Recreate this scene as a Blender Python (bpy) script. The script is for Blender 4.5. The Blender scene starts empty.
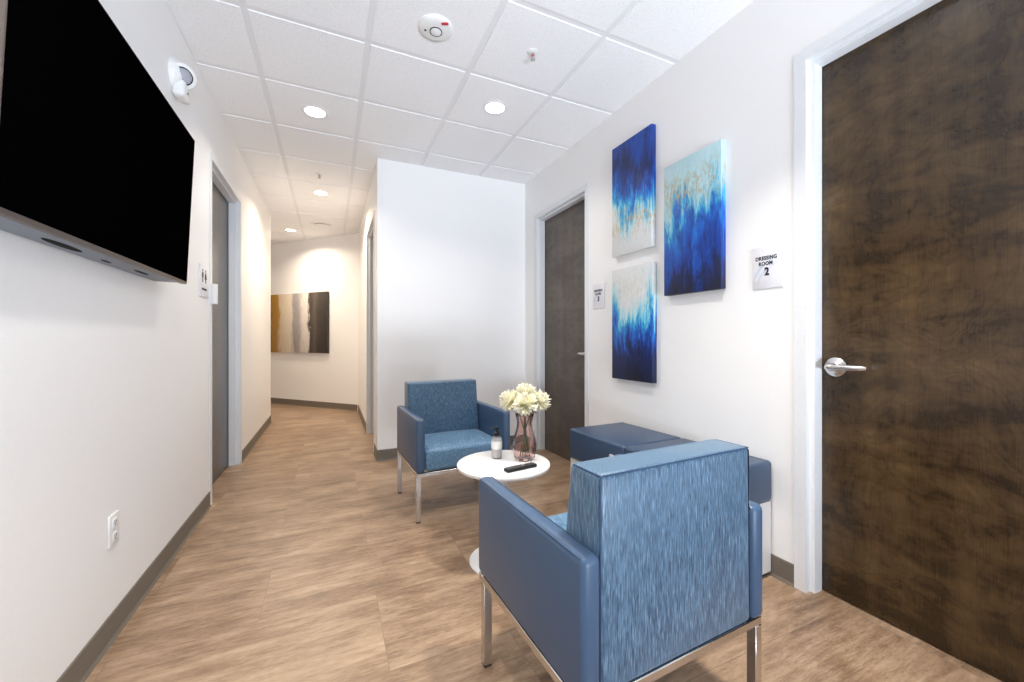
import bpy, bmesh, math, random
from mathutils import Vector, Matrix
random.seed(7)
SC = bpy.context.scene
COL = SC.collection
PI = math.pi
H = 2.87            # ceiling height
XL, XR = -0.765, 1.96   # left and right wall faces
YC = 3.98           # face of the middle wall
XH = 0.40           # right wall of the hallway
YE = 6.45           # end of the left wall
YB = -2.6           # back wall

# ------------------------------------------------------------------ materials
def newmat(name):
    m = bpy.data.materials.new(name); m.use_nodes = True
    nt = m.node_tree
    return m, nt, nt.nodes['Principled BSDF']

def N(nt, typ, **kw):
    n = nt.nodes.new(typ)
    for k, v in kw.items():
        if k in n.inputs.keys(): n.inputs[k].default_value = v
        else: setattr(n, k, v)
    return n

def L(nt, a, b): nt.links.new(a, b)

def coords(nt, scale=(1, 1, 1), rot=(0, 0, 0), loc=(0, 0, 0)):
    tc = N(nt, 'ShaderNodeTexCoord'); mp = N(nt, 'ShaderNodeMapping')
    mp.inputs['Scale'].default_value = scale
    mp.inputs['Rotation'].default_value = rot
    mp.inputs['Location'].default_value = loc
    L(nt, tc.outputs['Object'], mp.inputs['Vector'])
    return mp.outputs['Vector']

def ramp(nt, fac, stops, interp='LINEAR'):
    r = N(nt, 'ShaderNodeValToRGB'); cr = r.color_ramp; cr.interpolation = interp
    while len(cr.elements) < len(stops): cr.elements.new(0.5)
    for e, (p, c) in zip(cr.elements, stops):
        e.position = p; e.color = (*c, 1) if len(c) == 3 else c
    L(nt, fac, r.inputs['Fac'])
    return r.outputs['Color']

def math_(nt, op, a, b=None, c=None):
    n = N(nt, 'ShaderNodeMath', operation=op)
    for i, v in enumerate((a, b, c)):
        if v is None: continue
        if isinstance(v, (int, float)): n.inputs[i].default_value = v
        else: L(nt, v, n.inputs[i])
    return n.outputs[0]

def mix(nt, fac, a, b, mode='MIX'):
    n = N(nt, 'ShaderNodeMix', data_type='RGBA', blend_type=mode)
    for sock, v in ((0, fac), (6, a), (7, b)):
        if isinstance(v, (int, float)): n.inputs[sock].default_value = v
        elif isinstance(v, tuple): n.inputs[sock].default_value = (*v, 1)
        else: L(nt, v, n.inputs[sock])
    return n.outputs[2]

def noise(nt, vec, scale, detail=3, rough=0.5, dist=0.0):
    n = N(nt, 'ShaderNodeTexNoise', Scale=scale, Detail=detail, Roughness=rough, Distortion=dist)
    L(nt, vec, n.inputs['Vector'])
    return n.outputs['Fac']

def bump(nt, bsdf, height, strength=0.2, dist=0.002):
    b = N(nt, 'ShaderNodeBump', Strength=strength, Distance=dist)
    L(nt, height, b.inputs['Height']); L(nt, b.outputs['Normal'], bsdf.inputs['Normal'])

def plain(name, col, rough=0.5, metal=0.0, spec=0.5, grain=0.0, gscale=400):
    m, nt, b = newmat(name)
    b.inputs['Base Color'].default_value = (*col, 1)
    b.inputs['Roughness'].default_value = rough
    b.inputs['Metallic'].default_value = metal
    b.inputs['Specular IOR Level'].default_value = spec
    if grain:
        v = coords(nt); n = noise(nt, v, gscale, 2)
        bump(nt, b, n, grain, 0.001)
        c = mix(nt, n, tuple(x * 0.94 for x in col), tuple(min(1, x * 1.05) for x in col))
        L(nt, c, b.inputs['Base Color'])
    return m

M = {}
M['wall'] = plain('wall_paint', (0.87, 0.865, 0.86), 0.45, 0, 0.35, 0.05, 250)
M['trim'] = plain('trim_paint', (0.75, 0.765, 0.785), 0.35, 0, 0.45, 0.02, 120)
M['base'] = plain('cove_base_rubber', (0.165, 0.140, 0.112), 0.5, 0, 0.4, 0.04, 200)
M['grid'] = plain('ceiling_grid_paint', (0.80, 0.80, 0.81), 0.6)
M['white_plastic'] = plain('white_plastic', (0.80, 0.80, 0.79), 0.35, 0, 0.5, 0.02, 90)
M['grey_plastic'] = plain('grey_plastic', (0.45, 0.45, 0.46), 0.35, 0, 0.5, 0.02, 90)
M['black_plastic'] = plain('black_plastic', (0.012, 0.012, 0.013), 0.4, 0, 0.4, 0.03, 300)
M['button'] = plain('button_rubber', (0.10, 0.10, 0.105), 0.5, 0, 0.4, 0.03, 300)
M['slot'] = plain('slot_dark', (0.008, 0.008, 0.009), 0.7, 0, 0.2, 0.02, 200)
M['red'] = plain('red_print', (0.55, 0.03, 0.05), 0.5, 0, 0.4, 0.02, 200)
M['ink'] = plain('ink_navy', (0.012, 0.014, 0.03), 0.6, 0, 0.3, 0.02, 300)
M['ink_blue'] = plain('ink_pale_blue', (0.52, 0.60, 0.74), 0.6, 0, 0.3, 0.02, 300)
M['sign'] = plain('sign_acrylic', (0.74, 0.74, 0.78), 0.3, 0, 0.5, 0.02, 60)
M['chrome'] = plain('satin_chrome', (0.62, 0.60, 0.585), 0.27, 1.0, 0.5, 0.02, 200)
M['table'] = plain('table_laminate', (0.86, 0.85, 0.84), 0.3, 0, 0.5, 0.02, 200)
M['table_base'] = plain('table_base_powder_coat', (0.80, 0.80, 0.80), 0.35, 0, 0.5, 0.02, 200)
M['dark_metal'] = plain('dark_metal', (0.03, 0.03, 0.032), 0.45, 0.4, 0.5, 0.03, 200)
M['laminate'] = plain('grey_laminate', (0.62, 0.61, 0.60), 0.4, 0, 0.5, 0.03, 150)
M['vinyl'] = plain('navy_vinyl', (0.050, 0.093, 0.168), 0.36, 0, 0.40, 0.10, 900)
M['bench_vinyl'] = plain('bench_navy_vinyl', (0.034, 0.062, 0.118), 0.38, 0, 0.45, 0.10, 900)
M['seam'] = plain('seam_thread', (0.020, 0.050, 0.11), 0.5, 0, 0.4, 0.03, 300)
M['tv_bezel'] = plain('tv_bezel_bronze', (0.13, 0.105, 0.09), 0.4, 0.4, 0.5, 0.02, 200)
M['tv_back'] = plain('tv_back_plastic', (0.20, 0.23, 0.27), 0.45, 0, 0.5, 0.03, 200)
M['screen'] = plain('tv_screen', (0.0008, 0.0008, 0.0009), 0.9, 0, 0.0, 0.005, 50)
M['lens'] = plain('lens_clear', (0.36, 0.37, 0.41), 0.15, 0, 0.7, 0.25, 160)
M['canvas_edge'] = plain('canvas_white_edge', (0.8, 0.8, 0.8), 0.7)
M['leaf'] = plain('leaf_green', (0.06, 0.13, 0.03), 0.5, 0, 0.4, 0.05, 120)
M['stem'] = plain('stem_green', (0.11, 0.17, 0.05), 0.5, 0, 0.4, 0.05, 200)
M['petal_core'] = plain('petal_core', (0.75, 0.68, 0.22), 0.6, 0, 0.3, 0.1, 400)
M['label_white'] = plain('bottle_label', (0.82, 0.82, 0.80), 0.4, 0, 0.5, 0.02, 200)

def m_petal():
    m, nt, b = newmat('petal_cream')
    v = coords(nt); n = noise(nt, v, 40, 2)
    L(nt, ramp(nt, n, [(0.3, (0.93, 0.90, 0.70)), (0.65, (0.96, 0.945, 0.84))]), b.inputs['Base Color'])
    b.inputs['Roughness'].default_value = 0.6
    b.inputs['Subsurface Weight'].default_value = 0.15
    b.inputs['Subsurface Radius'].default_value = (0.01, 0.01, 0.006)
    return m
M['petal'] = m_petal()

def m_tile():
    m, nt, b = newmat('ceiling_tile_mineral')
    v = coords(nt)
    n = noise(nt, v, 140, 3, 0.7); n2 = noise(nt, v, 330, 2, 0.6)
    f = math_(nt, 'MULTIPLY', n, n2)
    c = ramp(nt, f, [(0.14, (0.72, 0.72, 0.73)), (0.22, (0.90, 0.90, 0.905)), (0.4, (0.93, 0.93, 0.93))])
    L(nt, c, b.inputs['Base Color']); b.inputs['Roughness'].default_value = 0.85
    b.inputs['Specular IOR Level'].default_value = 0.2
    bump(nt, b, f, 0.35, 0.002)
    return m
M['tile'] = m_tile()

def m_floor():
    m, nt, b = newmat('floor_vinyl_plank')
    tc = N(nt, 'ShaderNodeTexCoord')
    mp = N(nt, 'ShaderNodeMapping'); mp.inputs['Location'].default_value = (-0.185 + 9.1, -1.435 + 9.1 + 0.455, 0)
    L(nt, tc.outputs['Object'], mp.inputs['Vector'])
    br = N(nt, 'ShaderNodeTexBrick', offset=0.5, offset_frequency=2, squash=1.0)
    br.inputs['Color1'].default_value = (0, 0, 0, 1); br.inputs['Color2'].default_value = (1, 1, 1, 1)
    br.inputs['Mortar'].default_value = (0.5, 0.5, 0.5, 1)
    br.inputs['Scale'].default_value = 1.0; br.inputs['Mortar Size'].default_value = 0.0016
    br.inputs['Mortar Smooth'].default_value = 0.3
    br.inputs['Brick Width'].default_value = 0.91; br.inputs['Row Height'].default_value = 0.455
    L(nt, mp.outputs['Vector'], br.inputs['Vector'])
    sep = N(nt, 'ShaderNodeSeparateColor'); L(nt, br.outputs['Color'], sep.inputs['Color'])
    rnd = sep.outputs['Red']
    # per plank shift of the grain
    cmb = N(nt, 'ShaderNodeCombineXYZ')
    L(nt, math_(nt, 'MULTIPLY', rnd, 7.0), cmb.inputs['X']); L(nt, math_(nt, 'MULTIPLY', rnd, 3.3), cmb.inputs['Y'])
    add = N(nt, 'ShaderNodeVectorMath', operation='ADD')
    L(nt, tc.outputs['Object'], add.inputs[0]); L(nt, cmb.outputs[0], add.inputs[1])
    def mapped(s, rz=0.0):
        q = N(nt, 'ShaderNodeMapping'); q.inputs['Scale'].default_value = s; q.inputs['Rotation'].default_value = (0, 0, rz)
        L(nt, add.outputs[0], q.inputs['Vector']); return q.outputs['Vector']
    g1 = noise(nt, mapped((0.8, 4.0, 1), 0.03), 2.0, 6, 0.60, 0.5)
    g2 = noise(nt, mapped((2.2, 15.0, 1), 0.02), 3.0, 6, 0.70, 0.35)
    g3 = noise(nt, mapped((7, 55.0, 1)), 5.0, 4, 0.7)
    blotch = noise(nt, mapped((1.5, 2.2, 1)), 2.6, 4, 0.6, 0.4)
    s = math_(nt, 'MULTIPLY_ADD', g1, 0.36, math_(nt, 'MULTIPLY_ADD', g2, 0.40, math_(nt, 'MULTIPLY_ADD', g3, 0.24, math_(nt, 'MULTIPLY', blotch, 0.25))))
    s = math_(nt, 'ADD', s, math_(nt, 'MULTIPLY', math_(nt, 'SUBTRACT', rnd, 0.5), 0.05))
    c = ramp(nt, s, [(0.49, (0.135, 0.080, 0.045)), (0.58, (0.235, 0.149, 0.090)), (0.65, (0.330, 0.220, 0.140)),
                     (0.77, (0.475, 0.342, 0.232))])
    # joints
    c = mix(nt, math_(nt, 'MULTIPLY', br.outputs['Fac'], 0.45), c, (0.16, 0.11, 0.075))
    L(nt, c, b.inputs['Base Color'])
    L(nt, ramp(nt, g2, [(0.3, (0.30,) * 3), (0.7, (0.42,) * 3)]), b.inputs['Roughness'])
    b.inputs['Specular IOR Level'].default_value = 0.45
    hgt = math_(nt, 'SUBTRACT', math_(nt, 'MULTIPLY', g2, 0.3), br.outputs['Fac'])
    bump(nt, b, hgt, 0.25, 0.0015)
    return m
M['floor'] = m_floor()

def m_door(name, dark, mid, light, rough=0.27):
    m, nt, b = newmat(name)
    tc = N(nt, 'ShaderNodeTexCoord')
    def mapped(s, r=(0, 0, 0)):
        q = N(nt, 'ShaderNodeMapping'); q.inputs['Scale'].default_value = s; q.inputs['Rotation'].default_value = r
        L(nt, tc.outputs['Object'], q.inputs['Vector']); return q.outputs['Vector']
    # broad cathedral figure plus cross flame and fine pores
    big = noise(nt, mapped((1, 1.5, 1.5)), 1.7, 3, 0.5, 0.7)
    rings = math_(nt, 'FRACT', math_(nt, 'MULTIPLY', big, 19.0))
    rings = math_(nt, 'POWER', math_(nt, 'ABSOLUTE', math_(nt, 'SUBTRACT', math_(nt, 'MULTIPLY', rings, 2.0), 1.0)), 3.0)
    mottle = noise(nt, mapped((1, 3.0, 5.0)), 4.0, 5, 0.65, 0.3)
    flame = noise(nt, mapped((1, 1.3, 3.6), (0.22, 0, 0)), 1.4, 4, 0.55, 1.0)
    vert = noise(nt, mapped((1, 6.0, 0.4)), 2.0, 3, 0.5)
    pores = noise(nt, mapped((1, 130.0, 6.0)), 2.0, 2, 0.6)
    s = math_(nt, 'MULTIPLY_ADD', flame, 0.40, math_(nt, 'MULTIPLY_ADD', mottle, 0.22, math_(nt, 'MULTIPLY_ADD', rings, -0.035, math_(nt, 'MULTIPLY_ADD', vert, 0.20, math_(nt, 'MULTIPLY', pores, 0.12)))))
    c = ramp(nt, s, [(0.40, dark), (0.53, mid), (0.68, light)])
    L(nt, c, b.inputs['Base Color'])
    b.inputs['Roughness'].default_value = rough
    b.inputs['Specular IOR Level'].default_value = 0.5
    hh = math_(nt, 'MULTIPLY_ADD', rings, 0.8, math_(nt, 'MULTIPLY', pores, 0.4))
    bump(nt, b, hh, 0.17, 0.0012)
    return m
M['door'] = m_door('door_walnut_veneer', (0.025, 0.0130, 0.004), (0.076, 0.0440, 0.0165), (0.145, 0.090, 0.042))
M['door_far'] = m_door('door_grey_walnut_veneer', (0.066, 0.050, 0.038), (0.112, 0.088, 0.068), (0.160, 0.128, 0.100), 0.38)
M['door_grey'] = m_door('door_slate_veneer', (0.050, 0.047, 0.047), (0.085, 0.080, 0.080), (0.12, 0.112, 0.11), 0.3)

def m_fabric(name, scale, lift=1.0):
    m, nt, b = newmat(name)
    v = coords(nt, scale)
    n = noise(nt, v, 1.0, 2, 0.55, 0.25); n2 = noise(nt, coords(nt, tuple(s * 2.3 for s in scale)), 1.0, 2, 0.5)
    s = math_(nt, 'MULTIPLY_ADD', n, 0.7, math_(nt, 'MULTIPLY', n2, 0.3))
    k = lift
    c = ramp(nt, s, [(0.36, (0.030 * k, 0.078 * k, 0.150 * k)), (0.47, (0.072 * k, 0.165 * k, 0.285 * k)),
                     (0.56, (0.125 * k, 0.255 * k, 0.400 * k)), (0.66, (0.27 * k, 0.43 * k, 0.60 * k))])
    L(nt, c, b.inputs['Base Color'])
    b.inputs['Roughness'].default_value = 0.42
    b.inputs['Specular IOR Level'].default_value = 0.5
    b.inputs['Sheen Weight'].default_value = 0.15
    bump(nt, b, s, 0.22, 0.001)
    return m
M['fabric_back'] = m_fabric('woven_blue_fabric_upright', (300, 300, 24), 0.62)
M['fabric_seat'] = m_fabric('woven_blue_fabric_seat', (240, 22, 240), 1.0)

def m_glass(name, tint, rough=0.02):
    m, nt, b = newmat(name)
    b.inputs['Base Color'].default_value = (*tint, 1)
    b.inputs['Transmission Weight'].default_value = 1.0
    b.inputs['Roughness'].default_value = rough
    b.inputs['IOR'].default_value = 1.45
    return m
M['pink_glass'] = m_glass('pink_glass', (0.975, 0.79, 0.75))
M['bottle_glass'] = m_glass('bottle_clear', (0.95, 0.95, 0.95), 0.08)
M['gel'] = plain('soap_gel', (0.80, 0.80, 0.80), 0.3)

def m_pane():
    m, nt, b = newmat('window_glass')
    out = nt.nodes['Material Output']
    tr = N(nt, 'ShaderNodeBsdfTransparent'); gl = N(nt, 'ShaderNodeBsdfGlossy', Roughness=0.02)
    fr = N(nt, 'ShaderNodeFresnel', IOR=1.45); mx = N(nt, 'ShaderNodeMixShader')
    L(nt, fr.outputs[0], mx.inputs[0]); L(nt, tr.outputs[0], mx.inputs[1]); L(nt, gl.outputs[0], mx.inputs[2])
    L(nt, mx.outputs[0], out.inputs['Surface'])
    return m
M['pane'] = m_pane()

def m_emit(name, col, strength):
    m, nt, b = newmat(name)
    b.inputs['Base Color'].default_value = (0.9, 0.9, 0.9, 1)
    b.inputs['Emission Color'].default_value = (*col, 1)
    b.inputs['Emission Strength'].default_value = strength
    return m
M['glow_cool'] = m_emit('lamp_diffuser_neutral', (1.0, 0.97, 0.93), 9)
M['glow_warm'] = m_emit('lamp_diffuser_warm', (1.0, 0.90, 0.76), 9)

def m_blue_art(name, seed, stops, gold_at, gold_amt=0.6):
    """abstract canvas: local z from -0.5 to 0.5 (bottom to top), torn vertical transitions"""
    m, nt, b = newmat(name)
    tc = N(nt, 'ShaderNodeTexCoord')
    def mapped(s):
        q = N(nt, 'ShaderNodeMapping'); q.inputs['Scale'].default_value = s; q.inputs['Location'].default_value = (seed, seed * 1.7, seed * 0.6)
        L(nt, tc.outputs['Generated'], q.inputs['Vector']); return q.outputs['Vector']
    sp = N(nt, 'ShaderNodeSeparateXYZ'); L(nt, tc.outputs['Generated'], sp.inputs[0])
    n1 = noise(nt, mapped((1, 2.6, 1.4)), 1.5, 8, 0.68, 0.9)
    n2 = noise(nt, mapped((1, 10, 3.0)), 2.0, 7, 0.72, 0.5)
    n0 = noise(nt, mapped((1, 1.3, 0.5)), 1.6, 3, 0.5, 0.5)
    n1 = math_(nt, 'ADD', n1, math_(nt, 'MULTIPLY', math_(nt, 'SUBTRACT', n0, 0.5), 0.9))
    d = math_(nt, 'ADD', math_(nt, 'MULTIPLY', math_(nt, 'SUBTRACT', n1, 0.5), 0.85), math_(nt, 'MULTIPLY', math_(nt, 'SUBTRACT', n2, 0.5), 0.55))
    zz = math_(nt, 'ADD', sp.outputs['Z'], d)
    c = ramp(nt, zz, stops)
    # gold flecks in one band
    n3 = noise(nt, mapped((1, 4, 3)), 3.0, 6, 0.75, 1.2)
    band = math_(nt, 'SUBTRACT', 1.0, math_(nt, 'MULTIPLY', math_(nt, 'ABSOLUTE', math_(nt, 'SUBTRACT', sp.outputs['Z'], gold_at)), 5.5))
    band = math_(nt, 'MAXIMUM', band, 0.0)
    g = ramp(nt, n3, [(0.48, (0, 0, 0)), (0.58, (1, 1, 1))])
    gs = N(nt, 'ShaderNodeSeparateColor'); L(nt, g, gs.inputs[0])
    c = mix(nt, math_(nt, 'MULTIPLY', math_(nt, 'MULTIPLY', gs.outputs[0], band), gold_amt), c, (0.52, 0.37, 0.16))
    n6 = noise(nt, mapped((1, 3.0, 2.2)), 2.2, 5, 0.65, 0.8)
    dk = N(nt, 'ShaderNodeSeparateColor'); L(nt, ramp(nt, n6, [(0.47, (0, 0, 0)), (0.62, (1, 1, 1))]), dk.inputs[0])
    rd = N(nt, 'ShaderNodeSeparateColor'); L(nt, c, rd.inputs[0])
    only = math_(nt, 'MAXIMUM', math_(nt, 'SUBTRACT', 1.0, math_(nt, 'MULTIPLY', rd.outputs[0], 5.0)), 0.0)
    c = mix(nt, math_(nt, 'MULTIPLY', math_(nt, 'MULTIPLY', dk.outputs[0], 0.85), only), c, mix(nt, 1.0, c, (0.30, 0.42, 0.55), 'MULTIPLY'))
    # scraped brush variation
    n4 = noise(nt, mapped((1, 30, 14)), 2.0, 4, 0.7, 0.3)
    c = mix(nt, 0.5, c, mix(nt, n4, (0.22, 0.30, 0.38), (1.15, 1.15, 1.12)), 'MULTIPLY')
    L(nt, c, b.inputs['Base Color']); b.inputs['Roughness'].default_value = 0.5
    bump(nt, b, n2, 0.2, 0.002)
    return m
WHT, PALE, CYAN, AZUR, BLUE, NAVY, INK = ((0.80, 0.80, 0.78), (0.52, 0.78, 0.82), (0.06, 0.55, 0.80), (0.01, 0.20, 0.70),
                                     (0.003, 0.065, 0.40), (0.005, 0.018, 0.11), (0.008, 0.011, 0.035))
M['art_a'] = m_blue_art('canvas_paint_navy_top', 3.1, [(0.0, WHT), (0.22, WHT), (0.32, PALE), (0.40, CYAN), (0.50, AZUR), (0.60, BLUE), (0.78, NAVY), (0.95, BLUE)], 0.27, 0.8)
M['art_b'] = m_blue_art('canvas_paint_white_top', 8.4, [(0.0, INK), (0.26, NAVY), (0.38, BLUE), (0.48, AZUR), (0.57, CYAN), (0.67, PALE), (0.80, WHT), (1.0, WHT)], 0.78, 0.35)
M['art_c'] = m_blue_art('canvas_paint_pale_top', 5.7, [(0.0, INK), (0.16, NAVY), (0.30, BLUE), (0.46, (0.006, 0.13, 0.60)), (0.55, AZUR), (0.63, CYAN), (0.74, PALE), (1.0, (0.60, 0.82, 0.86))], 0.76, 0.9)

def m_hall_art():
    m, nt, b = newmat('canvas_paint_umber_stripes')
    tc = N(nt, 'ShaderNodeTexCoord')
    def mapped(s):
        q = N(nt, 'ShaderNodeMapping'); q.inputs['Scale'].default_value = s
        L(nt, tc.outputs['Generated'], q.inputs['Vector']); return q.outputs['Vector']
    sp = N(nt, 'ShaderNodeSeparateXYZ'); L(nt, tc.outputs['Generated'], sp.inputs[0])
    n1 = noise(nt, mapped((5, 1, 1.3)), 2.0, 7, 0.68, 0.3)
    n2 = noise(nt, mapped((22, 1, 2.5)), 2.0, 5, 0.7, 0.2)
    xx = math_(nt, 'ADD', sp.outputs['X'], math_(nt, 'ADD', math_(nt, 'MULTIPLY', math_(nt, 'SUBTRACT', n1, 0.5), 0.16), math_(nt, 'MULTIPLY', math_(nt, 'SUBTRACT', n2, 0.5), 0.14)))
    c = ramp(nt, xx, [(0.0, (0.10, 0.07, 0.05)), (0.06, (0.12, 0.08, 0.05)), (0.09, (0.46, 0.24, 0.03)), (0.19, (0.46, 0.25, 0.04)),
                      (0.23, (0.72, 0.60, 0.44)), (0.42, (0.78, 0.70, 0.58)), (0.47, (0.34, 0.32, 0.33)), (0.55, (0.44, 0.40, 0.40)), (0.60, (0.72, 0.68, 0.64)),
                      (0.69, (0.78, 0.72, 0.66)), (0.72, (0.05, 0.04, 0.035)), (0.80, (0.13, 0.105, 0.08)), (0.88, (0.055, 0.045, 0.04)), (1.0, (0.04, 0.034, 0.03))])
    n4 = noise(nt, mapped((40, 1, 6)), 2.0, 4, 0.7)
    c = mix(nt, 0.6, c, mix(nt, n4, (0.5, 0.48, 0.45), (1.2, 1.2, 1.2)), 'MULTIPLY')
    L(nt, c, b.inputs['Base Color']); b.inputs['Roughness'].default_value = 0.5
    return m
M['hall_art'] = m_hall_art()

# ------------------------------------------------------------------ mesh helpers
class MB:
    def __init__(self): self.bm = bmesh.new()
    def _merge(self, tmp, mat=None):
        if mat is not None: tmp.transform(mat)
        me = bpy.data.meshes.new('tmp'); tmp.to_mesh(me); tmp.free()
        self.bm.from_mesh(me); bpy.data.meshes.remove(me)
        return self
    def hexa(self, v, bevel=0.0, seg=2, mat=None):
        t = bmesh.new(); vs = [t.verts.new(p) for p in v]   # 0-3 bottom ccw, 4-7 top ccw
        for f in ((3, 2, 1, 0), (4, 5, 6, 7), (0, 1, 5, 4), (1, 2, 6, 5), (2, 3, 7, 6), (3, 0, 4, 7)): t.faces.new([vs[i] for i in f])
        if bevel: bmesh.ops.bevel(t, geom=list(t.edges), offset=bevel, segments=seg, profile=0.5, affect='EDGES')
        return self._merge(t, mat)
    def box(self, x0, x1, y0, y1, z0, z1, bevel=0.0, seg=2, mat=None):
        x0, x1 = min(x0, x1), max(x0, x1); y0, y1 = min(y0, y1), max(y0, y1)
        return self.hexa([(x0, y0, z0), (x1, y0, z0), (x1, y1, z0), (x0, y1, z0), (x0, y0, z1), (x1, y0, z1), (x1, y1, z1), (x0, y1, z1)], bevel, seg, mat)
    def lathe(self, prof, seg=32, mat=None, cap=True):
        t = bmesh.new(); rings = []
        for r, z in prof:
            if r < 1e-6: rings.append([t.verts.new((0, 0, z))])
            else: rings.append([t.verts.new((r * math.cos(2 * PI * i / seg), r * math.sin(2 * PI * i / seg), z)) for i in range(seg)])
        for a, b in zip(rings, rings[1:]):
            for i in range(seg):
                j = (i + 1) % seg
                if len(a) == 1 and len(b) == 1: continue
                if len(a) == 1: t.faces.new((a[0], b[j], b[i]))
                elif len(b) == 1: t.faces.new((a[i], a[j], b[0]))
                else: t.faces.new((a[i], a[j], b[j], b[i]))
        bmesh.ops.recalc_face_normals(t, faces=list(t.faces))
        return self._merge(t, mat)
    def tube(self, pts, r, seg=8, mat=None):
        pts = [Vector(p) for p in pts]; t = bmesh.new(); rings = []
        rr = r if isinstance(r, (list, tuple)) else [r] * len(pts)
        up = Vector((0, 0, 1))
        for i, p in enumerate(pts):
            d = (pts[min(i + 1, len(pts) - 1)] - pts[max(i - 1, 0)]).normalized()
            a = d.cross(up)
            if a.length < 1e-3: a = d.cross(Vector((1, 0, 0)))
            a.normalize(); bb = d.cross(a).normalized()
            rings.append([t.verts.new(p + rr[i] * (math.cos(2 * PI * k / seg) * a + math.sin(2 * PI * k / seg) * bb)) for k in range(seg)])
        for a, b in zip(rings, rings[1:]):
            for k in range(seg): t.faces.new((a[k], a[(k + 1) % seg], b[(k + 1) % seg], b[k]))
        t.faces.new(rings[0]); t.faces.new(list(reversed(rings[-1])))
        bmesh.ops.recalc_face_normals(t, faces=list(t.faces))
        return self._merge(t, mat)
    def prism(self, prof, p0, p1, up=(0, 0, 1), side=None):
        """profile (out, up) swept from p0 to p1; 'side' is the out direction"""
        p0, p1, up, side = Vector(p0), Vector(p1), Vector(up), Vector(side)
        t = bmesh.new()
        A = [t.verts.new(p0 + side * a + up * b) for a, b in prof]; B = [t.verts.new(p1 + side * a + up * b) for a, b in prof]
        n = len(prof)
        for i in range(n): t.faces.new((A[i], A[(i + 1) % n], B[(i + 1) % n], B[i]))
        t.faces.new(A); t.faces.new(list(reversed(B)))
        bmesh.ops.recalc_face_normals(t, faces=list(t.faces))
        return self._merge(t)
    def poly(self, pts, thick, mat=None):
        """flat outline in local xz, extruded along -y by thick"""
        t = bmesh.new()
        A = [t.verts.new((x, 0, z)) for x, z in pts]; B = [t.verts.new((x, -thick, z)) for x, z in pts]
        n = len(pts)
        t.faces.new(A); t.faces.new(list(reversed(B)))
        for i in range(n): t.faces.new((A[i], A[(i + 1) % n], B[(i + 1) % n], B[i]))
        bmesh.ops.recalc_face_normals(t, faces=list(t.faces))
        return self._merge(t, mat)
    def build(self, name, mat, parent=None, smooth=True, loc=None):
        me = bpy.data.meshes.new(name); self.bm.to_mesh(me); self.bm.free()
        me.materials.append(mat)
        if smooth:
            for p in me.polygons: p.use_smooth = True
            me.set_sharp_from_angle(angle=math.radians(38))
        o = bpy.data.objects.new(name, me); COL.objects.link(o)
        if loc is not None: o.location = loc
        if parent is not None: o.parent = parent
        return o

def tag(o, label=None, cat=None, group=None, kind=None):
    if label: o['label'] = label
    if cat: o['category'] = cat
    if group: o['group'] = group
    if kind: o['kind'] = kind
    return o
def thing(name, label, cat, loc=(0, 0, 0), rot=(0, 0, 0), group=None):
    o = bpy.data.objects.new(name, None); COL.objects.link(o)
    o.location = loc; o.rotation_euler = rot; o.empty_display_size = 0.1
    return tag(o, label, cat, group)
def kids(o): return [c for c in bpy.data.objects if c.parent == o]
def copy_tree(o, parent=None):
    ch = kids(o)
    c = o.copy(); COL.objects.link(c)
    if parent is not None: c.parent = parent
    for k in ch: copy_tree(k, c)
    return c
def struct(o, label, cat): return tag(o, label, cat, kind='structure')

# ------------------------------------------------------------------ room shell
WT = 0.15
b = MB(); b.box(-2.9, 2.3, YB - 0.15, 10.6, -0.1, 0.0)
struct(b.build('floor', M['floor'], smooth=False), 'tan wood-look vinyl plank floor with faint joints', 'floor')

# ceiling: grid plane plus every lay-in tile in one mesh
GX0, GY0, P = -0.415, 2.455, 0.61
b = MB()
i0, i1 = -4, 4; j0, j1 = -9, 13
for i in range(i0, i1):
    for j in range(j0, j1):
        xa, xb = GX0 + P * i, GX0 + P * (i + 1); ya, yb = GY0 + P * j, GY0 + P * (j + 1)
        xa2, xb2, ya2, yb2 = xa + 0.013, xb - 0.013, ya + 0.013, yb - 0.013
        if xb2 > XR: xb2 = XR + 0.004
        if ya2 < YB: ya2 = YB
        if yb < 6.3 and xa2 < XL: xa2 = XL - 0.004
        if xb2 - xa2 < 0.03 or yb2 - ya2 < 0.03: continue
        z = H; e = 0.006
        b.hexa([(xa2 + e, ya2 + e, z), (xb2 - e, ya2 + e, z), (xb2 - e, yb2 - e, z), (xa2 + e, yb2 - e, z),
                (xa2, ya2, z + 0.012), (xb2, ya2, z + 0.012), (xb2, yb2, z + 0.012), (xa2, yb2, z + 0.012)])
ceil = b.build('ceiling', M['tile'], smooth=False)
struct(ceil, 'white speckled lay-in tile ceiling', 'ceiling')
b = MB(); b.box(-2.9, 2.3, YB - 0.15, 10.6, H + 0.0042, H + 0.1)
tag(b.build('grid', M['grid'], ceil, smooth=False), 'white suspension grid behind the tiles')

def wall_x(name, X, sgn, y0, y1, openings, label):
    """wall on plane x=X, room on the side -sgn; body extends to X+sgn*WT. openings: (ya, yb, ztop)"""
    b = MB(); y = y0
    for ya, yb, zt in sorted(openings):
        b.box(X, X + sgn * WT, y, ya, 0, H + 0.02)
        b.box(X, X + sgn * WT, ya, yb, zt, H + 0.02)
        b.box(X + sgn * 0.135, X + sgn * WT, ya, yb, 0, zt)  # unseen sheet added behind the door to block light leaks
        y = yb
    b.box(X, X + sgn * WT, y, y1, 0, H + 0.02)
    return struct(b.build(name, M['wall'], smooth=False), label, 'wall')

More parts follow.
